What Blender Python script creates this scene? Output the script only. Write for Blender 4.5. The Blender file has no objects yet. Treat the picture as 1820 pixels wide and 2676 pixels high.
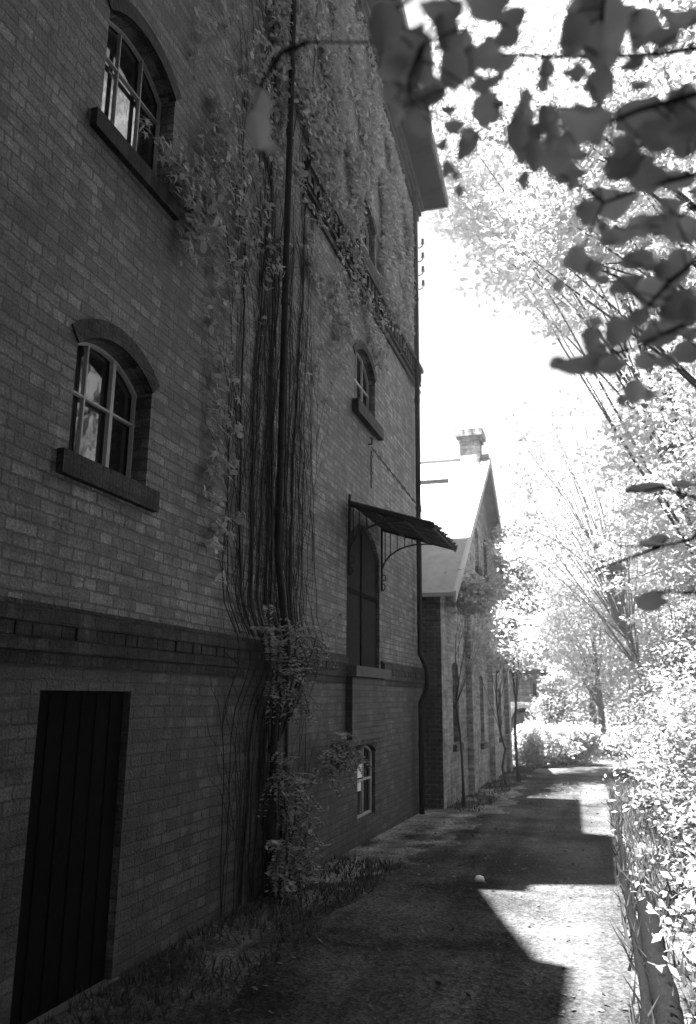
import bpy, math, random
import numpy as np
from mathutils import Vector, Matrix, geometry

S = bpy.context.scene
# ---------------------------------------------------------------- camera
cam_d = bpy.data.cameras.new('camera')
cam = bpy.data.objects.new('camera', cam_d); S.collection.objects.link(cam); S.camera = cam
cam_d.sensor_fit = 'VERTICAL'; cam_d.sensor_height = 36; cam_d.sensor_width = 24.5; cam_d.lens = 28
cam_d.clip_start = 0.05; cam_d.clip_end = 1500
yaw, pitch, roll = (math.radians(a) for a in (17.162, 13.029, 0.473))
cy, sy, cp, sp = math.cos(yaw), math.sin(yaw), math.cos(pitch), math.sin(pitch)
fw = Vector((-sy*cp, cy*cp, sp)); rt = Vector((cy, sy, 0)); up = rt.cross(fw)
rt2 = math.cos(roll)*rt + math.sin(roll)*up; up2 = -math.sin(roll)*rt + math.cos(roll)*up
m = Matrix((rt2, up2, -fw)).transposed().to_4x4(); m.translation = Vector((2.93, 0, 1.7))
cam.matrix_world = m
cam_d.dof.use_dof = True; cam_d.dof.focus_distance = 6.5; cam_d.dof.aperture_fstop = 2.8
# ---------------------------------------------------------------- sky, sun, exposure
SUN = (0.16, 0.20, -1.0)
wd = bpy.data.worlds.new('World'); S.world = wd; wd.use_nodes = True
nt = wd.node_tree; bg = nt.nodes['Background']
sky = nt.nodes.new('ShaderNodeTexSky'); sky.sky_type = 'NISHITA'; sky.sun_disc = False
el = math.atan2(1, math.hypot(SUN[0], SUN[1]))
sky.sun_elevation = el; sky.sun_rotation = math.atan2(-SUN[0], -SUN[1])
bw = nt.nodes.new('ShaderNodeRGBToBW')
nt.links.new(sky.outputs[0], bw.inputs[0]); nt.links.new(bw.outputs[0], bg.inputs['Color'])
bg.inputs['Strength'].default_value = 0.05
sl = bpy.data.lights.new('sun', 'SUN'); sl.energy = 5.0; sl.angle = math.radians(0.53); sl.color = (1, 1, 1)
so = bpy.data.objects.new('sun', sl); S.collection.objects.link(so)
so.rotation_euler = Vector(SUN).to_track_quat('-Z', 'Y').to_euler(); so.location = (-6, -6, 30)
S.view_settings.view_transform = 'Standard'; S.view_settings.look = 'None'
S.view_settings.gamma = 1; S.view_settings.use_curve_mapping = False
S.view_settings.exposure = 3.2
S.cycles.max_bounces = 6; S.cycles.diffuse_bounces = 3; S.cycles.glossy_bounces = 3
S.cycles.transmission_bounces = 3; S.cycles.volume_bounces = 1; S.cycles.transparent_max_bounces = 6
S.cycles.volume_step_rate = 4
random.seed(5); RG = np.random.default_rng(11)

# ---------------------------------------------------------------- helpers
def tag(o, label=None, cat=None, group=None, kind=None):
    if label: o['label'] = label
    if cat: o['category'] = cat
    if group: o['group'] = group
    if kind: o['kind'] = kind
    return o
def empty(name, loc, label=None, cat=None, group=None, kind=None):
    o = bpy.data.objects.new(name, None); S.collection.objects.link(o); o.location = loc
    o.empty_display_size = 0.2
    return tag(o, label, cat, group, kind)
def link_mesh(name, V, F, mat, parent=None, smooth=False):
    """V in world coordinates (numpy or list), F list of tuples or (n,k) array"""
    me = bpy.data.meshes.new(name)
    V = np.asarray(V, dtype=np.float64).reshape(-1, 3)
    o = bpy.data.objects.new(name, me); S.collection.objects.link(o)
    if parent is not None:
        o.parent = parent; off = np.array(parent.location)
        p = parent.parent
        while p: off = off + np.array(p.location); p = p.parent
        V = V - off
    if isinstance(F, np.ndarray):
        n, k = F.shape
        me.vertices.add(len(V)); me.vertices.foreach_set('co', V.ravel())
        me.loops.add(n*k); me.loops.foreach_set('vertex_index', F.ravel().astype(np.int32))
        me.polygons.add(n); me.polygons.foreach_set('loop_start', np.arange(0, n*k, k, dtype=np.int32))
        me.update(calc_edges=True)
    else:
        me.from_pydata([tuple(v) for v in V], [], F)
    if smooth:
        me.polygons.foreach_set('use_smooth', [True]*len(me.polygons))
    me.materials.append(mat); me.update()
    return o
class MB:
    def __init__(s): s.v = []; s.f = []
    def add(s, V, F):
        b = len(s.v); s.v += [tuple(x) for x in V]; s.f += [tuple(i+b for i in f) for f in F]; return s
    def box(s, x0, x1, y0, y1, z0, z1):
        V = [(x, y, z) for x in (x0, x1) for y in (y0, y1) for z in (z0, z1)]
        return s.add(V, [(0,1,3,2), (4,6,7,5), (0,4,5,1), (2,3,7,6), (0,2,6,4), (1,5,7,3)])
    def tube(s, pts, rad, n=8, cap=True):
        pts = [Vector(p) for p in pts]
        if not hasattr(rad, '__len__'): rad = [rad]*len(pts)
        V = []; F = []; prev = None
        for i, p in enumerate(pts):
            t = (pts[min(i+1, len(pts)-1)] - pts[max(i-1, 0)]).normalized()
            if prev is None:
                a = t.cross(Vector((0, 0, 1)) if abs(t.z) < .9 else Vector((1, 0, 0))).normalized()
            else:
                a = (prev - t*prev.dot(t)).normalized()
            prev = a; b = t.cross(a)
            for k in range(n):
                an = 2*math.pi*k/n
                V.append(p + rad[i]*(math.cos(an)*a + math.sin(an)*b))
        for i in range(len(pts)-1):
            for k in range(n):
                k2 = (k+1) % n
                F.append((i*n+k, i*n+k2, (i+1)*n+k2, (i+1)*n+k))
        if cap:
            F.append(tuple(range(n))[::-1]); F.append(tuple((len(pts)-1)*n+k for k in range(n)))
        return s.add(V, F)
    def prism(s, poly, axis, a, b):
        """poly: list of 2-D points; axis 'x' -> (y,z) profile extruded in x from a to b; 'y' -> (x,z)"""
        n = len(poly)
        mk = (lambda p, t: (t, p[0], p[1])) if axis == 'x' else (lambda p, t: (p[0], t, p[1]))
        V = [mk(p, a) for p in poly] + [mk(p, b) for p in poly]
        F = [tuple(range(n)), tuple(range(2*n-1, n-1, -1))]
        for i in range(n):
            j = (i+1) % n; F.append((i, i+n, j+n, j))
        return s.add(V, F)
    def build(s, name, mat, parent=None, smooth=False):
        return link_mesh(name, s.v, s.f, mat, parent, smooth)

def gz(x, y):                                   # the ground falls gently away along the path
    return -0.02*max(0.0, y-6.0) if y < 60 else -1.08

# ---------------------------------------------------------------- materials (all grey: the photograph is monochrome infrared)
def newmat(name):
    mt = bpy.data.materials.new(name); mt.use_nodes = True
    return mt, mt.node_tree, mt.node_tree.nodes['Principled BSDF']
def N(nt, t, **kw):
    n = nt.nodes.new(t)
    for k, v in kw.items():
        if k in n.inputs: n.inputs[k].default_value = v
        else: setattr(n, k, v)
    return n
def ramp(nt, fac, stops):
    r = nt.nodes.new('ShaderNodeValToRGB'); e = r.color_ramp.elements
    while len(e) < len(stops): e.new(0.5)
    for el_, (p, v) in zip(e, stops):
        el_.position = p; el_.color = (v, v, v, 1)
    nt.links.new(fac, r.inputs[0]); return r.outputs[0]
def math_(nt, op, a, b=None, clamp=False):
    n = nt.nodes.new('ShaderNodeMath'); n.operation = op; n.use_clamp = clamp
    for i, v in enumerate((a, b)):
        if v is None: continue
        if isinstance(v, (int, float)): n.inputs[i].default_value = v
        else: nt.links.new(v, n.inputs[i])
    return n.outputs[0]
def noise(nt, vec, scale, detail=4, rough=.6):
    n = nt.nodes.new('ShaderNodeTexNoise'); n.inputs['Scale'].default_value = scale
    n.inputs['Detail'].default_value = detail; n.inputs['Roughness'].default_value = rough
    if vec is not None: nt.links.new(vec, n.inputs['Vector'])
    return n.outputs['Fac']
def mat_plain(name, v, rough=.8, var=.35, scale=6, bump=.2, metal=0, spec=.3):
    mt, nt, b = newmat(name)
    g = nt.nodes.new('ShaderNodeNewGeometry')
    n1 = noise(nt, g.outputs['Position'], scale, 6, .65)
    c = ramp(nt, n1, [(.25, v*(1-var)), (.75, v*(1+var))])
    nt.links.new(c, b.inputs['Base Color'])
    b.inputs['Roughness'].default_value = rough; b.inputs['Metallic'].default_value = metal
    b.inputs['Specular IOR Level'].default_value = spec
    if bump:
        bp = N(nt, 'ShaderNodeBump', Strength=bump, Distance=.01)
        n2 = noise(nt, g.outputs['Position'], scale*6, 4, .7)
        nt.links.new(n2, bp.inputs['Height']); nt.links.new(bp.outputs[0], b.inputs['Normal'])
    return mt
def mat_brick(name, dark, light, mortar, bw_=.26, rh=.077, bump=.7, upright=False, blotch=1.0, msize=.009, spec=.6):
    mt, nt, b = newmat(name)
    g = nt.nodes.new('ShaderNodeNewGeometry')
    sp_ = nt.nodes.new('ShaderNodeSeparateXYZ'); nt.links.new(g.outputs['Position'], sp_.inputs[0])
    sn = nt.nodes.new('ShaderNodeSeparateXYZ'); nt.links.new(g.outputs['True Normal'], sn.inputs[0])
    side = math_(nt, 'GREATER_THAN', math_(nt, 'ABSOLUTE', sn.outputs[1]), .6)
    mx = nt.nodes.new('ShaderNodeMix'); mx.data_type = 'FLOAT'
    nt.links.new(side, mx.inputs[0]); nt.links.new(sp_.outputs[1], mx.inputs[2]); nt.links.new(sp_.outputs[0], mx.inputs[3])
    h = mx.outputs[0]
    # slightly wavy courses
    wob = math_(nt, 'MULTIPLY', math_(nt, 'SUBTRACT', noise(nt, g.outputs['Position'], 1.3, 3, .5), .5), .03)
    wob2 = math_(nt, 'MULTIPLY', math_(nt, 'SUBTRACT', noise(nt, g.outputs['Position'], 22, 4, .7), .5), .034)
    zz = math_(nt, 'ADD', math_(nt, 'ADD', sp_.outputs[2], wob), wob2)
    hh = math_(nt, 'ADD', h, wob2)
    cb = nt.nodes.new('ShaderNodeCombineXYZ')
    if upright: nt.links.new(zz, cb.inputs[0]); nt.links.new(hh, cb.inputs[1])
    else: nt.links.new(hh, cb.inputs[0]); nt.links.new(zz, cb.inputs[1])
    br = nt.nodes.new('ShaderNodeTexBrick')
    nt.links.new(cb.outputs[0], br.inputs['Vector'])
    br.inputs['Scale'].default_value = 1; br.inputs['Brick Width'].default_value = bw_
    br.inputs['Row Height'].default_value = rh; br.inputs['Mortar Size'].default_value = msize
    br.inputs['Mortar Smooth'].default_value = .35; br.inputs['Bias'].default_value = 0
    br.inputs['Color1'].default_value = (dark,)*3+(1,); br.inputs['Color2'].default_value = (light,)*3+(1,)
    br.inputs['Mortar'].default_value = (mortar,)*3+(1,)
    br.offset_frequency = 2; br.squash_frequency = 2; br.squash = .5
    # lime bloom, soot and weathering that stay with the wall
    pos = g.outputs['Position']
    b1 = ramp(nt, noise(nt, pos, .55, 5, .6), [(.3, 1-.45*blotch), (.7, 1+.5*blotch)])
    b2 = ramp(nt, noise(nt, pos, 5, 5, .7), [(.3, .55), (.72, 1.6)])
    b3 = ramp(nt, noise(nt, pos, 60, 4, .75), [(.3, .25), (.7, 1.95)])
    st = nt.nodes.new('ShaderNodeMapping'); st.inputs['Scale'].default_value = (7, 7, .5)
    nt.links.new(pos, st.inputs['Vector'])
    b4 = ramp(nt, noise(nt, st.outputs[0], 1, 4, .6), [(.3, .62), (.7, 1.35)])
    m_ = math_(nt, 'MULTIPLY', math_(nt, 'MULTIPLY', b1, b2), math_(nt, 'MULTIPLY', b3, b4))
    bwn = nt.nodes.new('ShaderNodeRGBToBW'); nt.links.new(br.outputs['Color'], bwn.inputs[0])
    st2 = nt.nodes.new('ShaderNodeMapping'); st2.inputs['Scale'].default_value = (1.2, 1.2, 14)
    nt.links.new(pos, st2.inputs['Vector'])
    b5 = ramp(nt, noise(nt, st2.outputs[0], 1, 5, .7), [(.36, .5), (.56, 1.12)])
    m_ = math_(nt, 'MULTIPLY', m_, b5)
    col = math_(nt, 'MULTIPLY', bwn.outputs[0], m_)
    nt.links.new(col, b.inputs['Base Color'])
    b.inputs['Roughness'].default_value = .62; b.inputs['Specular IOR Level'].default_value = spec
    hgt = math_(nt, 'ADD', math_(nt, 'MULTIPLY', br.outputs['Fac'], -1.0),
                math_(nt, 'MULTIPLY', noise(nt, pos, 45, 4, .7), .7))
    bp = N(nt, 'ShaderNodeBump', Strength=bump, Distance=.03)
    nt.links.new(hgt, bp.inputs['Height']); nt.links.new(bp.outputs[0], b.inputs['Normal'])
    return mt
def mat_leaf(name, v, trans=.45, var=.3, rough=.55, scale=2.5):
    mt, nt, b = newmat(name)
    g = nt.nodes.new('ShaderNodeNewGeometry')
    c = ramp(nt, noise(nt, g.outputs['Position'], scale, 4, .7), [(.25, v*(1-var)), (.75, min(.95, v*(1+var)))])
    c2 = math_(nt, 'MULTIPLY', c, ramp(nt, g.outputs['Random Per Island'], [(0, .75), (1, 1.2)]), True)
    nt.links.new(c2, b.inputs['Base Color'])
    b.inputs['Roughness'].default_value = rough; b.inputs['Specular IOR Level'].default_value = .2
    tr = nt.nodes.new('ShaderNodeBsdfTranslucent'); nt.links.new(c2, tr.inputs['Color'])
    mx = nt.nodes.new('ShaderNodeMixShader'); mx.inputs[0].default_value = trans
    out = nt.nodes['Material Output']
    nt.links.new(b.outputs[0], mx.inputs[1]); nt.links.new(tr.outputs[0], mx.inputs[2])
    nt.links.new(mx.outputs[0], out.inputs['Surface'])
    return mt

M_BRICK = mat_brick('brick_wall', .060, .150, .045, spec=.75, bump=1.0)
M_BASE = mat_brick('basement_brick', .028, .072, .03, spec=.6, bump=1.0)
M_CORN = mat_brick('cornice_brick', .018, .04, .022, bw_=.13, spec=.15)
M_SILL = mat_brick('sill_brick', .013, .03, .022, bw_=.26, rh=.075, upright=True, spec=.15)
M_ANNEX = mat_brick('annex_brick', .15, .29, .22, bump=.9)
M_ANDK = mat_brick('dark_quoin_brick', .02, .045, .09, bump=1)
M_FAR = mat_brick('far_brick', .07, .12, .1)
M_WHITE = mat_plain('white_paint', .42, .5, .18, 25, .3)
M_STONE = mat_plain('sill_stone', .09, .85, .35, 9, .5)
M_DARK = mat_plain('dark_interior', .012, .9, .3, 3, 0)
M_DOOR = mat_plain('near_black_wood', .005, .9, .4, 12, .3, 0, .05)  # black of the unlit basement doorway put into the wood colour
M_LDOOR = mat_plain('recess_shade_wood', .022, .9, .4, 12, .3, 0, .1)  # dimness of the loading doorway recess put into the leaf colour
M_IRON = mat_plain('rusty_iron', .025, .7, .5, 40, .5, .3)
M_PIPE = mat_plain('pipe_metal', .028, .9, .5, 15, .4, 0, .08)
M_SHEET = mat_plain('canopy_sheet', .06, .7, .5, 8, .4, .2)
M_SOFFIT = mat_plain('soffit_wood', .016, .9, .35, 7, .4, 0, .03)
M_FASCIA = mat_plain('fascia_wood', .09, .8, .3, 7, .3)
M_ROOF = mat_plain('roof_tiles', .16, .8, .3, 5, .5)
M_TILE = mat_plain('pale_roof_tiles', .3, .8, .2, 5, .5)
M_STEM = mat_plain('vine_stem', .022, .9, .4, 30, .4)
M_BARK = mat_plain('bark', .06, .9, .5, 8, .8)
M_LOG = mat_plain('log_bark', .008, .95, .6, 35, .8, 0, .05)#, .8)
M_PAPER = mat_plain('notice_paper', .9, .6, .05, 30, 0)
M_PORC = mat_plain('insulator_porcelain', .10, .3, .2, 30, 0)
M_LEAF = mat_leaf('tree_leaf', .52, .48, .25)
M_LEAF2 = mat_leaf('shrub_leaf', .36, .45, .35)
M_LEAF3 = mat_leaf('sparse_tree_leaf', .26, .45, .25)
M_VINE = mat_leaf('vine_leaf', .38, .30, .3)
M_FERN = mat_leaf('wall_shrub_leaf', .34, .35, .3)
M_NEAR = mat_leaf('near_leaf', .58, .42, .15, scale=9)
M_DEEP = mat_leaf('light_block_leaf', .04, .2, .3)  # near-black leaves for the crowns added to block light
M_LITTER = mat_leaf('fallen_leaf', .10, .1, .3)
M_GRASS = mat_leaf('grass_blade', .06, .3, .4)
mt, nt_, b_ = newmat('window_glass'); M_GLASS = mt
b_.inputs['Base Color'].default_value = (.012, .012, .012, 1); b_.inputs['Roughness'].default_value = .06
b_.inputs['Specular IOR Level'].default_value = 1.0; b_.inputs['IOR'].default_value = 1.7
g_ = nt_.nodes.new('ShaderNodeNewGeometry')
bp_ = N(nt_, 'ShaderNodeBump', Strength=.25, Distance=.01)
nt_.links.new(noise(nt_, g_.outputs['Position'], 5, 2, .5), bp_.inputs['Height']); nt_.links.new(bp_.outputs[0], b_.inputs['Normal'])

def mat_ground(name, v, v2, fine=45, patch=1.1):
    mt, nt, b = newmat(name); g = nt.nodes.new('ShaderNodeNewGeometry'); pos = g.outputs['Position']
    big = ramp(nt, noise(nt, pos, patch, 5, .6), [(.38, 0), (.62, 1)])
    mx = math_(nt, 'ADD', v, math_(nt, 'MULTIPLY', big, v2-v))
    f = ramp(nt, noise(nt, pos, fine, 5, .8), [(.32, .45), (.68, 1.7)])
    vo = nt.nodes.new('ShaderNodeTexVoronoi'); vo.inputs['Scale'].default_value = 38; nt.links.new(pos, vo.inputs['Vector'])
    vbw = nt.nodes.new('ShaderNodeRGBToBW'); nt.links.new(vo.outputs['Color'], vbw.inputs[0])
    f2 = ramp(nt, vbw.outputs[0], [(.2, .7), (.8, 1.35)])
    mp = nt.nodes.new('ShaderNodeMapping'); mp.inputs['Scale'].default_value = (2.6, .12, 1); nt.links.new(pos, mp.inputs['Vector'])
    f3 = ramp(nt, noise(nt, mp.outputs[0], 1, 3, .55), [(.35, .68), (.65, 1.25)])
    nt.links.new(math_(nt, 'MULTIPLY', math_(nt, 'MULTIPLY', math_(nt, 'MULTIPLY', mx, f), f2), f3), b.inputs['Base Color'])
    b.inputs['Roughness'].default_value = 1; b.inputs['Specular IOR Level'].default_value = .0
    bp = N(nt, 'ShaderNodeBump', Strength=.8, Distance=.02)
    nt.links.new(math_(nt, 'ADD', noise(nt, pos, fine, 4, .8), vo.outputs['Distance']), bp.inputs['Height'])
    nt.links.new(bp.outputs[0], b.inputs['Normal']); return mt
M_GROUND = mat_ground('verge_soil', .03, .12)
M_PATH = mat_ground('path_gravel', .036, .105, 55, .8)

# ---------------------------------------------------------------- ground and path
def sheet(name, xs, ys, dz, mat, edge=None):
    V = []; F = []
    nx = len(xs)
    for y in ys:
        for x in xs:
            X = x
            if edge: X = edge(x, y)
            h = 0.03*math.sin(X*1.7+y*.9)*math.sin(y*.6) if dz < .02 and not edge else 0
            V.append((X, y, gz(X, y)+dz + (h if abs(X) < 40 else 0)*0))
    for j in range(len(ys)-1):
        for i in range(nx-1):
            a = j*nx+i; F.append((a, a+1, a+nx+1, a+nx))
    return tag(link_mesh(name, V, F, mat), kind='structure')
ys_ = [-300, -60, -20, -6, 0, 3, 6, 8, 12, 16, 20, 24, 28, 32, 40, 60, 120, 400]
sheet('ground', [-300, -60, -20, -8, 0, 1, 2, 3, 4, 6, 12, 30, 80, 300], ys_, 0, M_GROUND)
def pcx(y):                                     # the path bends to the right beyond the annex
    return 0 if y < 20 else (y-20)**2*.03
def path_edge(t, y):
    l = .78 + .06*math.sin(y*1.9) + .04*math.sin(y*4.3+1); r_ = 3.0 + .03*math.sin(y*2.3)
    return l + (r_-l)*t + pcx(y)
sheet('path', [0, .25, .5, .75, 1], [-8+.4*i for i in range(115)], .004, M_PATH, path_edge)

M_VERGE = mat_ground('pale_litter', .05, .26, 30, 1.6)
def verge_edge(t, y):
    l = .03 + (.27 if y > 14 else 0); w_ = (.45 + .5*math.exp(-((y-11)/3.5)**2) + .5*math.exp(-((y-17)/4)**2) + .14*math.sin(y*3.7) + .08*math.sin(y*9.1))
    return l + w_*t + pcx(y)*t
sheet('verge', [0, .33, .66, 1], [7.5+.2*i for i in range(80)], .008, M_VERGE, verge_edge)
# ---------------------------------------------------------------- wall construction
def arch(y0, y1, z0, zs, zt, n=10):
    """opening outline: bottom z0, springing zs, crown zt (segmental arch)"""
    pts = [(y0, z0), (y1, z0)]
    if zt <= zs + .001: return pts + [(y1, zs), (y0, zs)]
    w = (y1-y0)/2; r = zt-zs; R = (w*w+r*r)/(2*r); c = (y0+y1)/2
    a0 = math.asin(min(1, w/R))
    for i in range(n+1):
        a = a0 - 2*a0*i/n
        pts.append((c+R*math.sin(a), zt-R+R*math.cos(a)))
    return pts
def wall_mesh(outline, holes, x0, reveal, mat, name, parent):
    loops = [outline] + holes
    tri = geometry.tessellate_polygon([[Vector((p[0], p[1], 0)) for p in l] for l in loops])
    flat = [p for l in loops for p in l]
    mb = MB(); mb.add([(x0, p[0], p[1]) for p in flat], [tuple(t) for t in tri])
    for h in holes:
        n = len(h)
        mb.add([(x0, p[0], p[1]) for p in h] + [(x0-reveal, p[0], p[1]) for p in h],
               [(i, (i+1) % n, (i+1) % n+n, i+n) for i in range(n)])
    return mb.build(name, mat, parent)
def arch_ring(y0, y1, zs, zt, thick, x0, x1, n=10):
    """a projecting ring of bricks round an arch"""
    a = arch(y0, y1, zs-.01, zs, zt, n)[2:]; w = (y1-y0)/2; r_ = zt-zs; R_ = (w*w+r_*r_)/(2*r_); c = ((y0+y1)/2, zt-R_)
    b = [(c[0]+(p[0]-c[0])*(R_+thick)/R_, c[1]+(p[1]-c[1])*(R_+thick)/R_) for p in a]
    mb = MB()
    for i in range(len(a)-1):
        q = [a[i], a[i+1], b[i+1], b[i]]
        mb.prism(q, 'x', x0, x1)
    return mb

mill = empty('brick_mill', (0, 7, 0), 'tall dark brick mill with arched windows, cornice bands and climbing vine, filling the left side', 'building')
A = dict(w1=arch(3.86, 4.76, 5.42, 6.28, 6.46), w2=arch(3.84, 4.71, 3.10, 3.80, 3.97),
         w3=arch(9.74, 10.80, 5.62, 6.28, 6.53), w4=arch(9.74, 10.80, 7.98, 8.75, 8.98))
LD = arch(9.46, 11.05, 2.07, 3.62, 3.98); BD = arch(3.79, 4.70, -.02, 1.72, 1.72)
BW = arch(9.98, 10.82, .20, .98, 1.09); RP = arch(9.46, 11.05, 1.15, 1.90, 1.90)
outline = [(-9, -1), (14.0, -1), (14.0, 11.38), (9.9, 12.37), (8.2, 19.0), (4.85, 19.0), (5.6, 13.9), (5.3, 13.7), (5.78, 11.1), (2.89, 15.3), (2.53, 16.8), (-9, 16.8)]  # unseen upper steps shaped to cast the shadow edges on the path
# split at the cornice: basement brick below 1.9 m, wall brick above
up_out = [(-9, 1.98)] + [(14.0, 1.98)] + outline[2:]
lo_out = [(-9, -1), (14.0, -1), (14.0, 1.98), (-9, 1.98)]
wall_mesh(up_out, [A['w1'], A['w2'], A['w3'], A['w4'], LD], 0, .28, M_BRICK, 'wall', mill)
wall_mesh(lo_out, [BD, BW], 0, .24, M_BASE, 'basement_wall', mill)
mb = MB()                                        # the body behind the street front: sides, back and a stepped top invented for its path shadow
o_ = outline; n = len(o_)
for i in range(n):
    j = (i+1) % n
    if i in (0,): continue
    a, b = o_[i], o_[j]
    mb.add([(0, a[0], a[1]), (0, b[0], b[1]), (-8, b[0], b[1]), (-8, a[0], a[1])], [(0, 1, 2, 3)])
tri = geometry.tessellate_polygon([[Vector((p[0], p[1], 0)) for p in o_]])
mb.add([(-8, p[0], p[1]) for p in o_], [tuple(t)[::-1] for t in tri])
mb.build('side_and_back_walls', M_BRICK, mill)
# brick apron projecting below the loading door
mb = MB(); mb.box(.001, .085, 9.46, 11.05, 1.17, 1.925); mb.box(.001, .05, 9.46, 11.05, 1.11, 1.168)
mb.build('door_apron', M_BASE, mill)
# main cornice: three corbelled courses
def cornice(y0, y1):
    mb = MB()
    mb.box(0, .025, y0, y1, 1.86, 1.925); mb.box(0, .045, y0, y1, 1.927, 2.0)
    k = y0
    while k < y1-.12:                            # a row of header bricks like teeth
        mb.box(.0, .045 + .012*random.random(), k, k+.124, 2.002, 2.075); k += .130
    mb.box(0, .06, y0, y1, 2.077, 2.155)
    mb.box(0, .03, y0, y1, 2.157, 2.19)
    return mb.build('cornice', M_CORN, mill)
cornice(-9, 9.36); cornice(11.12, 13.98)
mb = MB(); mb.box(0, .04, 7.6, 13.98, 7.29, 7.35); mb.box(0, .10, 7.6, 13.98, 7.70, 7.78); mb.box(0, .05, 7.6, 13.98, 7.44, 7.49)
k = 7.6
while k < 13.85: mb.box(0, .07, k, k+.10, 7.492, 7.698); k += .2
mb.build('string_course', M_CORN, mill)
# corbelled brickwork under the eaves
mb = MB()
for k in range(3):
    x = .05*(k+1); z = -.42+.11*k
    mb.prism([(8.21, 12.57+z), (13.98, 11.38+z), (13.98, 11.38+z+.108), (8.21, 12.57+z+.108)], 'x', 0, x)
mb.build('eaves_corbel', M_CORN, mill)
# roof with deep overhang
mb = MB()
def zr(y): return 11.50 + (14.42-y)*.215
mb.prism([(8.21, zr(8.21)), (14.40, zr(14.40)), (14.40, zr(14.40)+.05), (8.21, zr(8.21)+.05)], 'x', -8.3, .53)
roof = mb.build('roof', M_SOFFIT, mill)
mb = MB(); mb.prism([(8.21, zr(8.21)-.02), (14.44, zr(14.44)-.02), (14.44, zr(14.44)+.2), (8.21, zr(8.21)+.2)], 'x', .535, .575)
mb.prism([(-8.3, zr(14.43)-.02), (.533, zr(14.43)-.02), (.533, zr(14.43)+.2), (-8.3, zr(14.43)+.2)], 'y', 14.402, 14.44)
mb.build('fascia', M_FASCIA, roof)
mb = MB(); mb.prism([(8.21, zr(8.21)+.06), (14.48, zr(14.48)+.06), (14.48, zr(14.48)+.14), (8.21, zr(8.21)+.14)], 'x', -8.3, .53); mb.build('roof_covering', M_ROOF, roof)
for y in (13.9, 12.9, 11.9, 10.9, 9.9, 8.9):
    mb = MB(); mb.prism([(y, zr(y)-.16), (y+.12, zr(y+.12)-.16), (y+.12, zr(y+.12)-.002), (y, zr(y)-.002)], 'x', .155, .50); mb.build('rafter_end', M_SOFFIT, roof)

# windows of the mill
def bar(mb, y0, z0, y1, z1, w, x, d=.03):
    v = Vector((y1-y0, z1-z0)); n_ = Vector((-v.y, v.x)).normalized()*w/2
    mb.prism([(y0-n_.x, z0-n_.y), (y1-n_.x, z1-n_.y), (y1+n_.x, z1+n_.y), (y0+n_.x, z0+n_.y)], 'x', x-d, x)
def window(op, x, verts=None, bars=(), transom=(), arcw=.022, broken=(), sill=None, name='window', lab=None):
    f = MB()
    a = op[2:]
    for i in range(len(a)-1): bar(f, a[i][0], a[i][1]-.02, a[i+1][0], a[i+1][1]-.02, arcw, x)
    z0 = op[0][1]
    for (y, w, zt) in bars: bar(f, y, z0, y, zt, w, x+.003)
    for (z, w) in transom: bar(f, op[0][0], z, op[1][0], z, w, x+.001)
    bar(f, op[0][0], z0+.02, op[1][0], z0+.02, arcw, x)
    fr = f.build(name, M_WHITE, mill)
    g = MB(); n = len(op); g.add([(x-.04, p[0], p[1]) for p in op], [tuple(range(n))])
    g.build('pane', M_GLASS, fr)
    if sill:
        s = MB(); s.box(0, sill[4], sill[0], sill[1], sill[2], sill[3]); s.build('sill', M_SILL, fr)
    if lab: fr['label'] = lab
    return fr
window(A['w2'], -.12, None, [(4.11, .015, 3.92), (4.41, .036, 3.94), (4.69, .015, 3.80)], [(3.56, .014)], sill=(3.74, 4.82, 2.95, 3.095, .05))
window(A['w1'], -.12, None, arcw=.014, bars= [(4.17, .012, 6.4), (4.46, .014, 6.43), (4.745, .012, 6.28)], transom=[(6.08, .012)], sill=(3.76, 4.86, 5.28, 5.415, .05))
window(A['w3'], -.10, None, [(10.14, .022, 6.47), (10.45, .03, 6.5), (10.775, .025, 6.3)], [(6.06, .022)], sill=(9.64, 10.98, 5.42, 5.60, .09))
window(A['w4'], -.10, None, [(10.27, .03, 8.95), (10.77, .02, 8.76)], [(8.45, .03)], sill=(9.62, 10.98, 7.79, 7.97, .10))
bwn = window(BW, -.05, None, [(10.02, .03, 1.0), (10.40, .028, 1.08), (10.79, .04, .99)], [(.65, .025)], arcw=.03)
mb = MB(); mb.box(-.055, -.045, 10.04, 10.34, .69, .85); mb.build('paper_notice', M_PAPER, bwn)
mb = MB(); mb.box(-.056, -.046, 10.05, 10.30, .53, .63); mb.build('paper_notice', M_PAPER, bwn)
# arched brick rings over the windows, darkened partly for the reveal's shade
for (y0, y1, zs, zt) in ((3.84, 4.71, 3.80, 3.97), (3.86, 4.76, 6.28, 6.46), (9.74, 10.8, 6.28, 6.53), (9.74, 10.8, 8.75, 8.98), (9.98, 10.82, .98, 1.09)):
    arch_ring(y0, y1, zs, zt, .12, -.05, .012).build('window_arch', M_CORN, mill)
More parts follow.
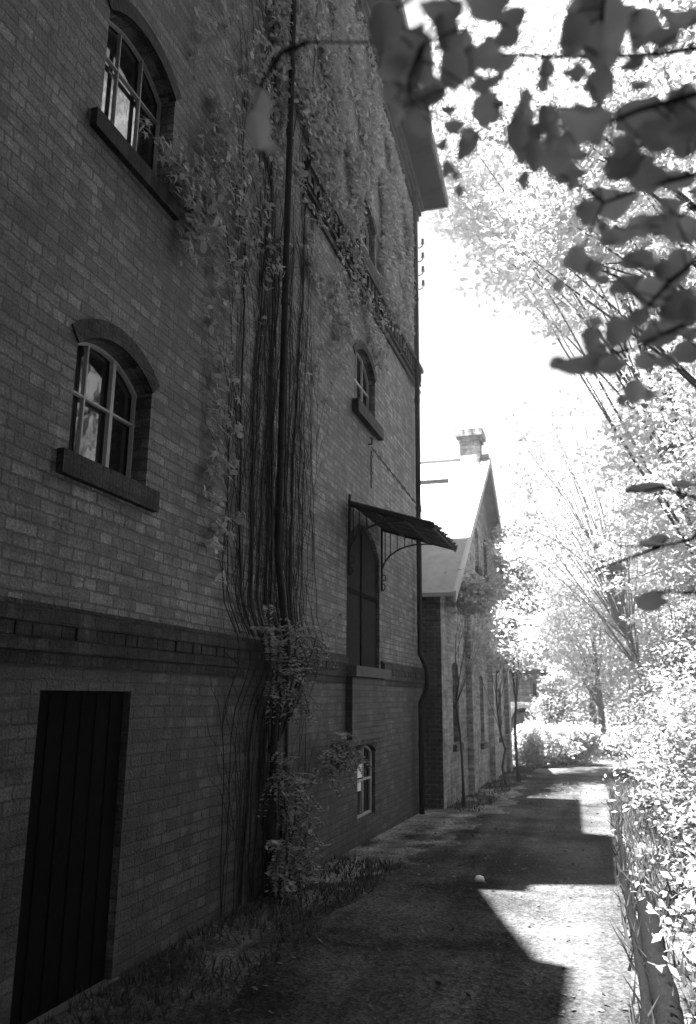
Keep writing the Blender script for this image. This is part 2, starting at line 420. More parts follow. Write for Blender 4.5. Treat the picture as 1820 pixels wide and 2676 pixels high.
# doors
d = MB(); d.prism([(p[0]*.998+.006, p[1]-.004) for p in BD], 'x', -.23, -.05); dd = d.build('basement_door', M_DOOR, mill)  # near-flush black leaf stands for the shade in the opening
for k in range(1, 6):
    y = 3.79+.91*k/6; s = MB(); s.box(-.05, -.042, y-.008, y+.008, 0, 1.7); s.build('batten', M_DOOR, dd)
s = MB(); s.box(-.045, .03, 3.72, 4.76, -.05, .012); s.build('threshold', M_STONE, mill)
d = MB(); d.prism([(p[0]*.998+.02, p[1]-.004) for p in LD], 'x', -.26, -.05); ld = d.build('loading_door', M_LDOOR, mill)
s = MB(); s.box(-.049, -.035, 10.235, 10.275, 2.08, 3.9); s.box(-.049, -.04, 9.48, 11.03, 3.0, 3.06); s.build('door_rail', M_DOOR, ld)
s = MB(); s.box(-.2, .16, 9.38, 11.10, 1.94, 2.065); s.build('door_sill', M_STONE, mill)
# downpipes of the mill
p = MB(); p.tube([(.10, 6.93, 11.9), (.10, 6.93, 9), (.10, 6.92, 6), (.10, 6.92, 3), (.18, 6.92, 2.4), (.22, 6.92, 2.15), (.22, 6.92, 1.85), (.12, 6.92, 1.6), (.10, 6.92, .02)], .033, 12)
dp = p.build('downpipe', M_PIPE, mill, True)
for z in (1.2, 3.4, 5.6, 7.6, 9.6):
    q = MB(); q.tube([(.10, 6.925, z), (.10, 6.925, z+.06)], .043, 12); q.build('pipe_clip', M_IRON, dp)
p = MB(); p.tube([(.10, 13.38, 11.4), (.10, 13.36, 6), (.10, 13.34, 2.4), (.22, 13.34, 2.15), (.22, 13.34, 1.85), (.10, 13.34, 1.6), (.10, 13.34, -.14)], .045, 12)
dp = p.build('downpipe', M_PIPE, mill, True)
for z in (.9, 2.9, 4.9, 6.9, 8.9):
    q = MB(); q.tube([(.10, 13.35, z), (.10, 13.35, z+.06)], .056, 12); q.build('pipe_clip', M_IRON, dp)
# insulators on the far corner
for i, z in enumerate((10.45, 10.15, 9.85, 9.55)):
    q = MB(); q.tube([(-.02, 13.96, z-.06), (.05, 13.96, z-.09), (.11, 13.96, z-.06), (.12, 13.96, z)], .009, 6)
    h = q.build('insulator_hook', M_IRON, mill)
    q = MB(); q.tube([(.12, 13.96, z-.01), (.12, 13.96, z+.02), (.12, 13.96, z+.05), (.12, 13.96, z+.09), (.12, 13.96, z+.10)], [.034, .030, .022, .026, .012], 10); q.build('insulator', M_PORC, h)

# ---------------------------------------------------------------- iron canopy over the loading door
can = empty('door_canopy', (0, 10.27, 3.9), 'small sheet canopy on curved iron brackets over the upper loading door', 'canopy')
V = []; F = []
nn = 46
for i in range(nn+1):
    y = 9.40 + (11.14-9.40)*i/nn; w_ = .014*math.cos(i*math.pi*.9)
    jag = .025*math.sin(i*2.3)+.02*math.sin(i*5.1)
    V += [(0.02, y, 4.11+w_), (1.13+jag, y, 3.76+w_), (0.02, y, 4.122+w_), (1.13+jag, y, 3.772+w_)]
for i in range(nn):
    a = 4*i
    F += [(a, a+1, a+5, a+4), (a+2, a+6, a+7, a+3), (a+1, a+3, a+7, a+5)]
F += [(0, 2, 3, 1), (4*nn, 4*nn+1, 4*nn+3, 4*nn+2)]
link_mesh('canopy_sheet', V, F, M_SHEET, can)
for y in (9.46, 11.08):
    q = MB()
    q.tube([(.03, y, 3.18), (.03, y, 4.22)], .018, 8)
    q.tube([(.03, y, 4.08), (1.12, y, 3.735)], .02, 8)
    arc = [(.03+.56*(1-math.cos(t)), y, 3.44+.40*math.sin(t)) for t in [k*math.pi/2/12 for k in range(13)]]
    q.tube([(.03, y, 3.2)] + arc + [(.80, y, 3.835)], .013, 6)
    for x in (.08, .16, .26, .37, .48):
        zt = 4.08-(x-.03)*.316; zb = 3.44+.40*math.sin(math.acos(max(0, 1-(x-.03)/.56)))
        if zt-zb > .03: q.tube([(x, y, zb), (x, y, zt)], .007, 6)
    sc = [(.03+.05*math.sin(t*.5)*1.0, y, 3.3-.02*t) for t in range(0, 7)]
    q.tube(sc, .008, 5); q.tube([(.03, y, 3.42), (.085, y, 3.40), (.09, y, 3.34), (.05, y, 3.33)], .009, 5)
    q.build('bracket', M_IRON, can)
for x in (.38, .75, 1.10):
    q = MB(); z = 4.065-(x-.03)*.316; q.tube([(x, 9.42, z), (x, 11.12, z)], .016, 6); q.build('purlin', M_IRON, can)
# tie chain from wall hook to the canopy
def chain(p0, p1, r=.011, link=.055):
    q = MB(); p0 = Vector(p0); p1 = Vector(p1); L = (p1-p0).length; n = int(L/link); d_ = (p1-p0)/n
    for i in range(n):
        a = p0+d_*i; b = a+d_; s_ = Vector((.013, 0, 0)) if i % 2 else Vector((0, .013, 0))
        q.tube([a, a+d_*.25+s_, a+d_*.75+s_, b], r*.6, 5); q.tube([a, a+d_*.25-s_, a+d_*.75-s_, b], r*.6, 5)
    return q
chain((.04, 10.44, 5.16), (.98, 11.02, 3.86)).build('tie_chain', M_IRON, can)
ch = chain((.05, 10.42, 5.10), (.05, 10.42, 4.55)); ch.build('hanging_chain', M_IRON, can)
q = MB(); q.tube([(0, 10.44, 5.2), (.05, 10.44, 5.2), (.06, 10.44, 5.27), (.03, 10.44, 5.3)], .014, 6); q.build('wall_hook', M_IRON, can)

# ---------------------------------------------------------------- annex with street-facing gable
ann = empty('gabled_annex', (.3, 19.8, -.28), 'lower brick annex with steep gable, piers and narrow windows beyond the tall mill', 'building')
AX = .30
ao = [(14.2, -1.2), (25.6, -1.2), (25.6, 3.6), (19.85, 7.62), (14.2, 3.6)]
aw = [arch(15.3, 15.98, .85, 2.3, 2.36), arch(18.95, 19.6, .68, 2.15, 2.2), arch(22.5, 23.2, .65, 1.9, 1.95)]
gw = [arch(18.9, 19.5, 4.75, 5.6, 5.75), arch(20.4, 21.0, 4.75, 5.6, 5.75)]
wall_mesh(ao, aw+gw, AX, .22, M_ANNEX, 'wall', ann)
mb = MB()
for a, b in ((0, 4), (1, 2)):
    a, b = ao[a], ao[b]; mb = MB()
    mb.add([(AX, a[0], a[1]), (AX, b[0], b[1]), (-9, b[0], b[1]), (-9, a[0], a[1])], [(0, 1, 2, 3)])
    mb.build('side_wall', M_ANDK, ann)
for op in aw+gw:
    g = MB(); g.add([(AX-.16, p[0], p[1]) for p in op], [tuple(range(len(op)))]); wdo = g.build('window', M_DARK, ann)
    y0, y1, z0 = op[0][0], op[1][0], op[0][1]
    s = MB(); s.box(AX, AX+.07, y0-.08, y1+.08, z0-.13, z0-.005); s.build('sill', M_ANDK, wdo)
    s = MB(); c_ = (y0+y1)/2; s.box(AX-.15, AX-.12, c_-.02, c_+.02, z0, op[2][1]); s.box(AX-.15, AX-.125, y0, y1, z0+.7, z0+.73); s.build('glazing_bar', M_DOOR, wdo)
for y in (16.95, 20.45, 24.0):
    s = MB(); s.box(AX, AX+.13, y, y+.5, -1, 3.45); s.prism([(y, 3.45), (y+.5, 3.45), (y+.5, 3.6), (y, 3.6)], 'x', AX, AX+.06); s.build('pier', M_ANNEX, ann)
# roof: two slopes with verge boards
rf = MB()
def slab(y0, z0, y1, z1, xa, xb, th=.07):
    rf.prism([(y0, z0), (y1, z1), (y1, z1+th), (y0, z0+th)], 'x', xa, xb)
slab(13.95, 3.44, 19.85, 7.64, -9.2, AX+.28); slab(19.85, 7.64, 25.85, 3.44, -9.2, AX+.28)
rfo = rf.build('roof', M_TILE, ann)
v = MB(); v.prism([(13.95, 3.33), (19.85, 7.53), (19.85, 7.73), (13.95, 3.53)], 'x', AX+.282, AX+.33)
v.prism([(19.851, 7.53), (25.85, 3.33), (25.85, 3.53), (19.851, 7.73)], 'x', AX+.282, AX+.33); v.build('verge_board', M_WHITE, rfo)
v = MB(); v.tube([(-9.2, 19.85, 7.73), (AX+.28, 19.85, 7.73)], .09, 8); v.build('ridge_tile', M_TILE, rfo)
v = MB(); v.box(-1.2, -.25, 18.5, 18.58, 6.74, 6.86); v.build('snow_guard', M_IRON, rfo)
ck = MB(); ck.box(-.12, .38, 19.6, 20.1, 7.3, 8.15); ck.box(-.17, .43, 19.55, 20.15, 8.15, 8.25); ck.box(-.22, .48, 19.5, 20.2, 8.25, 8.42)
ck.build('chimney', M_ANNEX, rfo)

# small outbuilding far down the path
ob = empty('outbuilding', (-2, 32, -.5), 'small brick outbuilding with arched doorway at the far end of the path', 'building')
mb = MB(); mb.box(-6, .95, 30, 34, -1, 2.55); mb.build('wall', M_FAR, ob)
mb = MB(); mb.box(-6.2, 1.1, 29.8, 34.2, 2.552, 2.7); mb.build('roof', M_SOFFIT, ob)
mb = MB(); dr = arch(-.1, .75, -.6, 1.0, 1.35)
mb.prism(dr, 'y', 29.93, 29.998); dro = mb.build('door', M_DARK, ob)
mb = MB(); a_ = arch(-.1, .75, .99, 1.0, 1.35)[2:]; b__ = arch(-.22, .87, .99, 1.0, 1.47)[2:]
for i in range(len(a_)-1): mb.prism([a_[i], a_[i+1], b__[i+1], b__[i]], 'y', 29.9, 29.997)
mb.build('arch_trim', M_STONE, dro)
mb = MB(); mb.box(.68, .80, 29.95, 29.998, 1.55, 2.2); mb.build('window', M_DARK, ob)

# ---------------------------------------------------------------- foliage
def leafcloud(P, size, shape='diamond', flat=.35, seed=0, droop=0, Nrm=None):
    """P (n,3) centres -> vertices and faces of small folded leaves"""
    r = np.random.default_rng(seed); n = len(P)
    nr = r.normal(size=(n, 3)); nr[:, 2] = np.abs(nr[:, 2]) + flat*2
    if Nrm is not None: nr = Nrm + r.normal(size=(n, 3))*.45
    nr /= np.linalg.norm(nr, axis=1)[:, None]
    t = r.normal(size=(n, 3)); t[:, 2] -= droop
    t -= (t*nr).sum(1)[:, None]*nr; t /= np.linalg.norm(t, axis=1)[:, None]
    b = np.cross(nr, t); s = (size*r.uniform(.6, 1.35, n))[:, None]
    if shape == 'diamond':
        pts = [(-1, 0, 0), (-.1, -.5, .12), (1, 0, 0), (-.1, .5, .12)]
        fc = [(0, 1, 2, 3)]
    elif shape == 'oval':
        pts = [(-1, 0, 0), (-.6, -.5, .1), (.2, -.62, .12), (.75, -.3, .08), (1.1, 0, -.05), (.75, .3, .08), (.2, .62, .12), (-.6, .5, .1)]
        fc = [(0, 1, 2, 3, 4, 5, 6, 7)]
    elif shape == 'lobed':                        # a five-fingered creeper leaf
        pts = [(-.2, 0, 0), (-.5, -.75, -.1), (0, -.3, .05), (.35, -.95, -.12), (.35, -.25, .06), (1.15, 0, -.15), (.35, .25, .06), (.35, .95, -.12), (0, .3, .05), (-.5, .75, -.1)]
        fc = [tuple(range(10))]
    k = len(pts)
    V = np.stack([P + s*(a*t + c*b + d_*nr) for a, c, d_ in pts], axis=1).reshape(-1, 3)
    F = (np.arange(n)[:, None]*k + np.arange(k)[None]).reshape(n, k)
    return V, F
def crown_points(c, rad, nclump, per, clump_r, seed, shell=.55, hole=.25):
    r = np.random.default_rng(seed); out = []; cc = []
    while len(cc) < nclump:
        v = r.normal(size=3); v /= np.linalg.norm(v); q = shell + (1-shell)*r.random()**.6
        bump_ = 1 + .28*math.sin(v[0]*4+seed)*math.cos(v[1]*5+seed*2) + .12*math.sin(v[2]*9+seed)
        if math.sin(v[0]*7+seed*3)*math.sin(v[1]*6+v[2]*5+seed) > 1-hole*1.2: continue
        cc.append(np.array(c) + np.array(rad)*v*q*bump_)
    for p in cc:
        k = int(per*r.uniform(.5, 1.5)); s = clump_r*r.uniform(.6, 1.4)
        d_ = r.normal(size=(k, 3))*np.array([s, s, s*.45]); out.append(p + d_)
    return np.concatenate(out), cc
def tree(name, base, trunk_top, c, rad, label, cat='tree', seed=1, nclump=120, per=60, clump_r=.35, leaf=.07, mat=None, tr=.16, shape='diamond', group=None, limbs=14, shell=.55, hole=.25):
    root = empty(name, base, label, cat, group)
    P, cc = crown_points(c, rad, nclump, per, clump_r, seed, shell, hole)
    V, F = leafcloud(P, leaf, shape, seed=seed); link_mesh('crown', V, F, mat or M_LEAF, root)
    r = random.Random(seed); mb = MB(); b = Vector(base); t = Vector(trunk_top)
    pts = [b.lerp(t, k/6) + Vector((r.uniform(-.06, .06), r.uniform(-.06, .06), 0))*(k > 0) for k in range(7)]
    mb.tube(pts, [tr*(1-.09*k)*(1.35 if k == 0 else 1) for k in range(7)], 9)
    for k in range(limbs):
        tgt = Vector(cc[r.randrange(len(cc))]); s0 = pts[r.randrange(3, 7)]
        mid = s0.lerp(tgt, .5) + Vector((r.uniform(-.3, .3), r.uniform(-.3, .3), r.uniform(0, .4)))*min(1, (tgt-s0).length*.3)
        mb.tube([s0, s0.lerp(mid, .5), mid, mid.lerp(tgt, .6), tgt], [tr*.25, tr*.18, tr*.12, tr*.07, tr*.03], 6)
    mb.build('trunk', M_BARK, root, True)
    return root
RT = 'trees to the right of the path'
# overhead canopy near the camera and down the right side
tree('broadleaf_tree', (6.6, 10.5, 0), (5.6, 11.5, 7.5), (4.9, 12.6, 10.6), (3.1, 3.2, 2.6), 'tall leafy tree arching over the path, cut by the upper edge', seed=3, nclump=330, per=60, clump_r=.32, leaf=.075, tr=.22, group=RT, limbs=34)
tree('broadleaf_tree', (6.8, 17.5, -.2), (6.6, 17.5, 5), (6.4, 17.8, 7.2), (2.4, 3.0, 3.4), 'leafy tree with bright crown at the right edge, halfway up the picture', seed=5, nclump=300, per=55, clump_r=.34, leaf=.08, tr=.2, group=RT, limbs=26)
tree('broadleaf_tree', (7.6, 26, -.4), (7.4, 26, 6), (6.6, 26, 8.6), (3.4, 3.6, 4.6), 'tall pale tree behind the right-hand trees, reaching towards the open sky', seed=7, nclump=300, per=55, clump_r=.45, leaf=.11, tr=.24, group=RT, limbs=26)
tree('broadleaf_tree', (6.2, 36, -.6), (6.2, 36, 4), (6.0, 36, 5.6), (3.4, 3.6, 4.4), 'sunlit tree beyond the bend of the path, right of the open sky', seed=9, nclump=240, per=50, clump_r=.5, leaf=.13, tr=.24, group=RT, limbs=16)
tree('broadleaf_tree', (2.6, 46, -.9), (2.6, 46, 3), (2.4, 46, 4.2), (3.6, 3.0, 3.6), 'round pale tree low in the gap beyond the end of the path', seed=11, nclump=220, per=50, clump_r=.5, leaf=.15, tr=.25, group=RT, limbs=12)
tree('broadleaf_tree', (-1.6, 44, -.9), (-1.6, 44, 3), (-1.6, 44, 4.4), (3.0, 3.0, 2.6), 'low tree rising behind the small outbuilding', seed=13, nclump=180, per=50, clump_r=.5, leaf=.14, tr=.22, group=RT, limbs=12)
tree('broadleaf_tree', (6.4, 21.5, -.3), (5.2, 21, 9), (2.4, 20.4, 17.0), (3.4, 3.0, 4.4), 'high leafy crown above the open sky beside the mill eaves, top centre', seed=23, nclump=480, per=55, clump_r=.36, leaf=.10, tr=.2, group=RT, limbs=22)
# unseen dark crowns added to block sky light; one is mirrored in the glass
tree('broadleaf_tree', (6.6, 1.0, 0), (5.2, -.6, 6), (4.1, -2.4, 8.8), (3.8, 4.6, 2.8), 'unseen dark tree added beside the viewpoint to shade the near wall', seed=15, nclump=1300, per=50, clump_r=.45, leaf=.14, tr=.24, group=RT, limbs=18, mat=M_DEEP, hole=.05, shell=.2)
tree('broadleaf_tree', (7.4, -7.0, 0), (6.4, -7.0, 4), (4.8, -7.0, 7.0), (5.2, 3.6, 6.8), 'unseen dark tree added behind the viewpoint to block sky light', seed=17, nclump=1200, per=50, clump_r=.55, leaf=.17, tr=.24, group=RT, limbs=12, mat=M_DEEP, hole=.05, shell=.2)
tree('broadleaf_tree', (8.0, 5.0, 0), (7.8, 4.8, 4), (7.7, 4.6, 6.0), (2.6, 4.6, 6.2), 'bushy tree right of the viewpoint, mirrored in the lower window, darkened and massed to block light', seed=19, nclump=1300, per=50, clump_r=.4, leaf=.13, tr=.2, group=RT, limbs=12, mat=M_DEEP, hole=.05, shell=.3)
tree('broadleaf_tree', (7.6, 8.6, 0), (6.6, 7.4, 9), (5.0, 5.2, 14.0), (2.8, 3.8, 2.2), 'unseen high crown added over the viewpoint to block sky light', seed=27, nclump=700, per=50, clump_r=.42, leaf=.13, tr=.2, group=RT, limbs=14, mat=M_DEEP, hole=.05, shell=.2)
tree('broadleaf_tree', (5.2, 33, -.5), (3.8, 33, 6), (2.6, 33, 10.4), (3.4, 3, 5.8), 'sparse glaring tree in the middle of the open sky, beyond the bend', seed=29, nclump=240, per=34, clump_r=.5, leaf=.085, tr=.17, group=RT, limbs=44, mat=M_LEAF3, hole=.3)
tree('broadleaf_tree', (3.0, 38, -.7), (2.9, 38, 3), (2.5, 38, 5.6), (3.2, 3, 3.4), 'bright tree right of the annex gable, above the far end of the path', seed=33, nclump=260, per=50, clump_r=.45, leaf=.11, tr=.2, group=RT, limbs=16)
# shrubs along the right side of the path
SH = 'shrubs along the right edge of the path'
def shrub(base, rad, label, seed, ncl=90, per=55, leaf=.05, mat=None, name='shrub', group=SH, cr=.16):
    x, y = base; z = gz(x, y); root = empty(name, (x, y, z), label, 'shrub', group)
    P, cc = crown_points((x, y, z+rad[2]*.95), rad, ncl, per, cr, seed, .45, .2)
    P = P[P[:, 2] > z+.01]
    V, F = leafcloud(P, leaf, 'diamond', seed=seed); link_mesh('foliage', V, F, mat or M_LEAF2, root)
    mb = MB(); r = random.Random(seed)
    for k in range(12):
        t = Vector(cc[r.randrange(len(cc))]); b = Vector((x+r.uniform(-.1, .1), y+r.uniform(-.1, .1), z-.02))
        mid = b.lerp(t, .5)+Vector((0, 0, .15))
        mb.tube([b, mid, t], [.016, .011, .005], 5)
    mb.build('stem', M_BARK, root)
    return root
sh = [((3.90, 4.6), (.42, .8, .55), 'low shrub beside the near log at the bottom right corner'),
      ((4.13, 6.2), (.55, .8, .95), 'shrub behind the rounded end of the near log'),
      ((4.03, 8.0), (.55, .9, .9), 'shrub beside the thin far log, next to the sunlit patch'),
      ((4.38, 10.0), (.75, 1.1, 1.3), 'taller shrub at the right edge above the thin far log'),
      ((4.13, 12.4), (.65, 1.2, 1.1), 'shrub where the logs fade out beside the second patch of sun'),
      ((4.98, 14.5), (.9, 1.4, 1.9), 'tall bright shrub at the right edge beyond the logs'),
      ((4.28, 16.0), (.8, 1.3, 1.0), 'rounded shrub on the right just before the path bends'),
      ((5.48, 19.0), (1.2, 1.7, 2.2), 'large bright shrub to the right of the bend'),
      ((4.48, 21.5), (.9, 1.4, 1.2), 'lower shrub closing the right side at the bend'),
      ((5.68, 25.5), (1.5, 1.8, 2.2), 'large shrub behind the bend of the path')]
for i, (b, rd, lb) in enumerate(sh):
    shrub(b, rd, lb, 31+i, ncl=int(110+60*rd[2]), per=88, leaf=.024+.0011*b[1], cr=.12+.006*b[1])
shrub((.95, 27.0), (.78, .7, .70), 'brilliant white bush at the far corner of the annex', 60, 150, 60, .06, M_LEAF, cr=.14, group=None)
shrub((2.0, 28.5), (1.0, .8, .75), 'dim hedge bush across the end of the path', 61, 120, 50, .07, M_VINE, group=None)
shrub((1.45, 29.0), (.55, .5, 1.5), 'upright bush half hiding the outbuilding doorway', 63, 130, 60, .06, M_LEAF2, cr=.16, group=None)
shrub((.9, 28.2), (.7, .7, .6), 'dim bush behind the brilliant white bush', 62, 90, 50, .07, M_VINE, group=None)
tree('ash_sapling', (.78, 19.4, -.27), (.80, 18.2, 2.2), (.95, 17.5, 2.9), (.55, 1.6, .9), 'leafy branch spray growing in front of the annex wall', 'sapling', seed=71, nclump=60, per=32, clump_r=.16, leaf=.06, tr=.03, limbs=14, shell=.3)
tree('ash_sapling', (.95, 20.6, -.3), (.98, 20.4, 3.4), (1.05, 20.3, 4.9), (.6, 2.2, 1.35), 'sunlit sapling crown covering the right side of the annex gable', 'sapling', seed=77, nclump=110, per=34, clump_r=.17, leaf=.06, tr=.04, limbs=18, shell=.2)
tree('ash_sapling', (.55, 14.75, -.17), (.50, 14.6, 2.4), (.72, 15.1, 3.6), (.42, .7, .40), 'slender climber bush hanging below the canopy tip at the annex corner', 'sapling', seed=73, nclump=80, per=34, clump_r=.11, leaf=.045, tr=.025, limbs=10, shell=.2, mat=M_VINE)

# ---------------------------------------------------------------- climbing vine on the mill
def inpoly(p, poly):
    x, y = p; c = False; j = len(poly)-1
    for i in range(len(poly)):
        xi, yi = poly[i]; xj, yj = poly[j]
        if (yi > y) != (yj > y) and x < (xj-xi)*(y-yi)/(yj-yi)+xi: c = not c
        j = i
    return c
vine = empty('climbing_vine', (.05, 6.9, 0), 'old climbing vine with bare stems below and dense leaves over the upper mill wall', 'vine')
mb = MB(); r = random.Random(4); tops = []
for k in range(58):
    y = 5.75 + 2.6*r.random(); z0 = r.choice([.02, 2.2, 2.2]); z1 = r.uniform(4.5, 10.6)
    if k < 9: y = r.uniform(6.7, 7.2); z0 = .02
    if z0 < 2: y = 6.3 + (y-6.0)*.75
    pts = []; z = z0; yy = y; dr = r.uniform(-.5, .5); wob = 0
    ph = r.uniform(0, 6)
    while z < z1:
        q_ = max(0, 1-abs(z-2.02)/.55); push = .15*q_*q_*(3-2*q_)
        wob += r.uniform(-.014, .014)
        pts.append((push+.012+r.uniform(0, .008), yy + wob + .035*math.sin(z*1.7+ph) + .015*math.sin(z*5+ph*2), z))
        z += .12; yy += dr*.03*(z/5)
    if len(pts) < 3: continue
    r0 = r.choice([.002, .003, .004, .006, .012])*(1.25 if k < 9 else 1)*(1.5 if k % 11 == 3 else 1)
    mb.tube(pts, [r0*(1-.6*i/len(pts)) for i in range(len(pts))], 5); tops.append(pts)
    for q in range(r.randrange(5, 11)):           # side shoots
        s0 = pts[r.randrange(1, len(pts))]; d_ = r.choice((-1, 1))*r.uniform(.15, .6); h = r.uniform(.2, 1.0)
        mb.tube([s0, (.02, s0[1]+d_*.4, s0[2]+h*.5), (.02, s0[1]+d_*.8, s0[2]+h*.7), (.02, s0[1]+d_, s0[2]+h)], [.003, .0025, .002, .001], 4)
mb.build('stems', M_STEM, vine)
dense = [(6.3, 8.7), (6.2, 9.8), (8, 11.5), (10, 12.3), (13.0, 11.4), (13.2, 10), (13.3, 8.4), (12.6, 7.85), (11.2, 7.7), (10.3, 7.45), (9.3, 7.5), (8.2, 7.7), (7.4, 7.9), (7.05, 7.5), (6.8, 8.0)]
medium = [(5.2, 7.8), (6.3, 10.3), (7.0, 10.2), (10.5, 12), (11, 7.9), (11.5, 6.6), (10, 6.75), (8.6, 6.0), (7.4, 6.1), (6.4, 5.7), (5.4, 5.9), (5.2, 6.6)]
rr = np.random.default_rng(8); L = []
def cl(y, z, sy_, sz_, n_): L.append(np.c_[np.zeros(n_), rr.normal(y, sy_, n_), rr.normal(z, sz_, n_)])
for poly, ncl, per in ((dense, 640, 20), (medium, 200, 13)):
    k = 0
    ys2 = [p[0] for p in poly]; zs2 = [p[1] for p in poly]
    while k < ncl:
        y = rr.uniform(min(ys2), max(ys2)); z = rr.uniform(min(zs2), max(zs2))
        if not inpoly((y, z), poly): continue
        if math.sin(y*3.1+z*1.3)*math.sin(z*2.7-y)+.35*math.sin(y*9.1)*math.sin(z*8.3+y) > .22: continue
        cl(y, z, .09, .13, rr.integers(per//2, per*2)); k += 1
k = 0
while k < 90:
    y = rr.uniform(4.9, 7.2); z = rr.uniform(4.9, 8.8)
    if inpoly((y, z), [(4.9, 7.4), (5.1, 5.7), (6.0, 4.9), (7.1, 5.5), (7.1, 8.8), (6.2, 8.8)]): cl(y, z, .05, .07, rr.integers(2, 7)); k += 1
# hanging sprays and sparse runners
for (y, z, s1, s2, n_) in ((4.75, 5.62, .25, .12, 110), (4.45, 5.75, .2, .08, 80), (5.0, 5.55, .15, .15, 60), (5.3, 5.75, .22, .2, 90), (5.0, 5.25, .12, .12, 40), (5.6, 5.9, .3, .25, 90),
        (5.7, 5.3, .2, .2, 40), (5.55, 4.87, .12, .3, 50), (5.75, 4.5, .1, .2, 24), (5.62, 4.1, .08, .12, 18), (5.7, 3.9, .08, .1, 20), (5.68, 3.55, .09, .09, 26), (5.62, 3.25, .08, .08, 18), (5.78, 3.05, .07, .07, 20), (5.66, 2.85, .06, .06, 14), (5.8, 2.6, .05, .05, 5), (5.95, 3.6, .05, .05, 7), (6.05, 3.95, .05, .05, 7), (5.95, 4.4, .08, .05, 8), (6.1, 3.2, .05, .04, 6),
        (8.2, 5.6, .25, .2, 26), (8.8, 5.9, .3, .25, 34), (9.1, 6.5, .35, .3, 60), (8.5, 5.1, .15, .1, 12), (7.8, 5.2, .2, .2, 14), (11.6, 8.0, .4, .3, 60), (12.4, 8.7, .5, .5, 120), (12.9, 8.2, .2, .3, 30)):
    cl(y, z, s1, s2, n_)
P = np.concatenate(L)
keep = np.ones(len(P), bool)
for (a, b_, c, d_) in ((9.95, 10.95, 8.05, 8.9), (3.75, 4.68, 5.72, 6.5), (3.7, 4.7, 3.1, 4.0), (9.7, 10.85, 5.4, 6.5)):
    ins = (P[:, 1] > a) & (P[:, 1] < b_) & (P[:, 2] > c) & (P[:, 2] < d_); keep &= ~ins
keep &= (P[:, 1] < 13.6) & ~((P[:, 1] < 6.1) & (P[:, 2] > 9.2))
keep &= P[:, 2] < 12.6-(np.maximum(P[:, 1], 10)-10)*.24-.75-.35*(P[:, 1] > 11)
P = P[keep]; P[:, 0] = rr.uniform(.02, .10, len(P)) + ((P[:, 2] > 5.2) & (P[:, 2] < 5.6) & (P[:, 1] < 4.9))*.06
Nn = np.tile(np.array([[.75, 0, .55]]), (len(P), 1))
h2 = rr.random(len(P)) < .5
V, F = leafcloud(P[h2], .052, 'lobed', seed=2, droop=1.8, Nrm=Nn[h2]); F = [tuple(f) for f in F.tolist()]
V2, F2 = leafcloud(P[~h2], .040, 'oval', seed=3, droop=1.6, Nrm=Nn[~h2]); F += [tuple(i+len(V) for i in f) for f in F2.tolist()]
link_mesh('leaves', np.concatenate([V, V2]), F, M_VINE, vine)

# ---------------------------------------------------------------- shrubs rooted at the wall foot
def wall_shrub(y0, z0, segs, label, seed, n_fr=60, name='wall_shrub', leaf=.03, spread=.35):
    """arching twigs, each a feathery row of paired leaflets"""
    root = empty(name, (.12, y0, z0), label, 'shrub')
    r = random.Random(seed); mb = MB(); L = []
    for (yc, zc, ry, rz, nn_) in segs:
        mb.tube([(.12, y0, z0), (.22, (y0+yc)/2, (z0+zc)/2+.1), (.2, yc, zc)], [.014, .010, .006], 5)
        for k in range(nn_):
            a = r.uniform(0, 2*math.pi); s0 = Vector((.15, yc+r.uniform(-ry, ry)*.4, zc+r.uniform(-rz, rz)*.7))
            ln = r.uniform(.18, .42)*spread/.35
            d_ = Vector((r.uniform(.05, .45), math.cos(a), math.sin(a)*.45)).normalized()
            pts = [s0 + d_*ln*t + Vector((0, 0, -.28*ln*t*t)) for t in (0, .25, .5, .75, 1)]
            mb.tube(pts, .003, 4)
            for t in np.linspace(.15, 1, 9):
                c_ = s0 + d_*ln*t + Vector((0, 0, -.28*ln*t*t)); side = d_.cross(Vector((0, 0, 1))).normalized()
                for sg in (-1, 1): L.append(tuple(c_ + side*sg*leaf*.9))
    mb.build('stem', M_STEM, root)
    V, F = leafcloud(np.array(L), leaf, 'diamond', seed=seed, flat=.9); link_mesh('foliage', V, F, M_FERN, root)
wall_shrub(7.0, 1.3, [(6.7, 2.2, .4, .16, 22), (7.2, 2.25, .4, .18, 18), (7.8, 2.3, .4, .12, 10), (6.9, 1.9, .4, .2, 26), (7.4, 1.75, .3, .15, 10)], 'feathery shrub tuft sprouting over the cornice beside the downpipe', 81)
wall_shrub(8.7, .9, [(8.6, 1.2, .5, .13, 22), (9.0, 1.05, .35, .13, 16), (8.1, 1.05, .2, .15, 7)], 'pale feathery shrub spray left of the basement window', 82)
wall_shrub(7.1, 0, [(6.9, 1.05, .3, .1, 14), (7.3, .9, .3, .12, 12), (7.1, .65, .35, .16, 18), (7.7, .5, .3, .14, 10), (7.0, .35, .4, .16, 24), (7.2, .1, .5, .1, 26), (7.7, .15, .4, .1, 14)], 'leggy feathery shrub at the foot of the mill wall below the vine stems', 83)

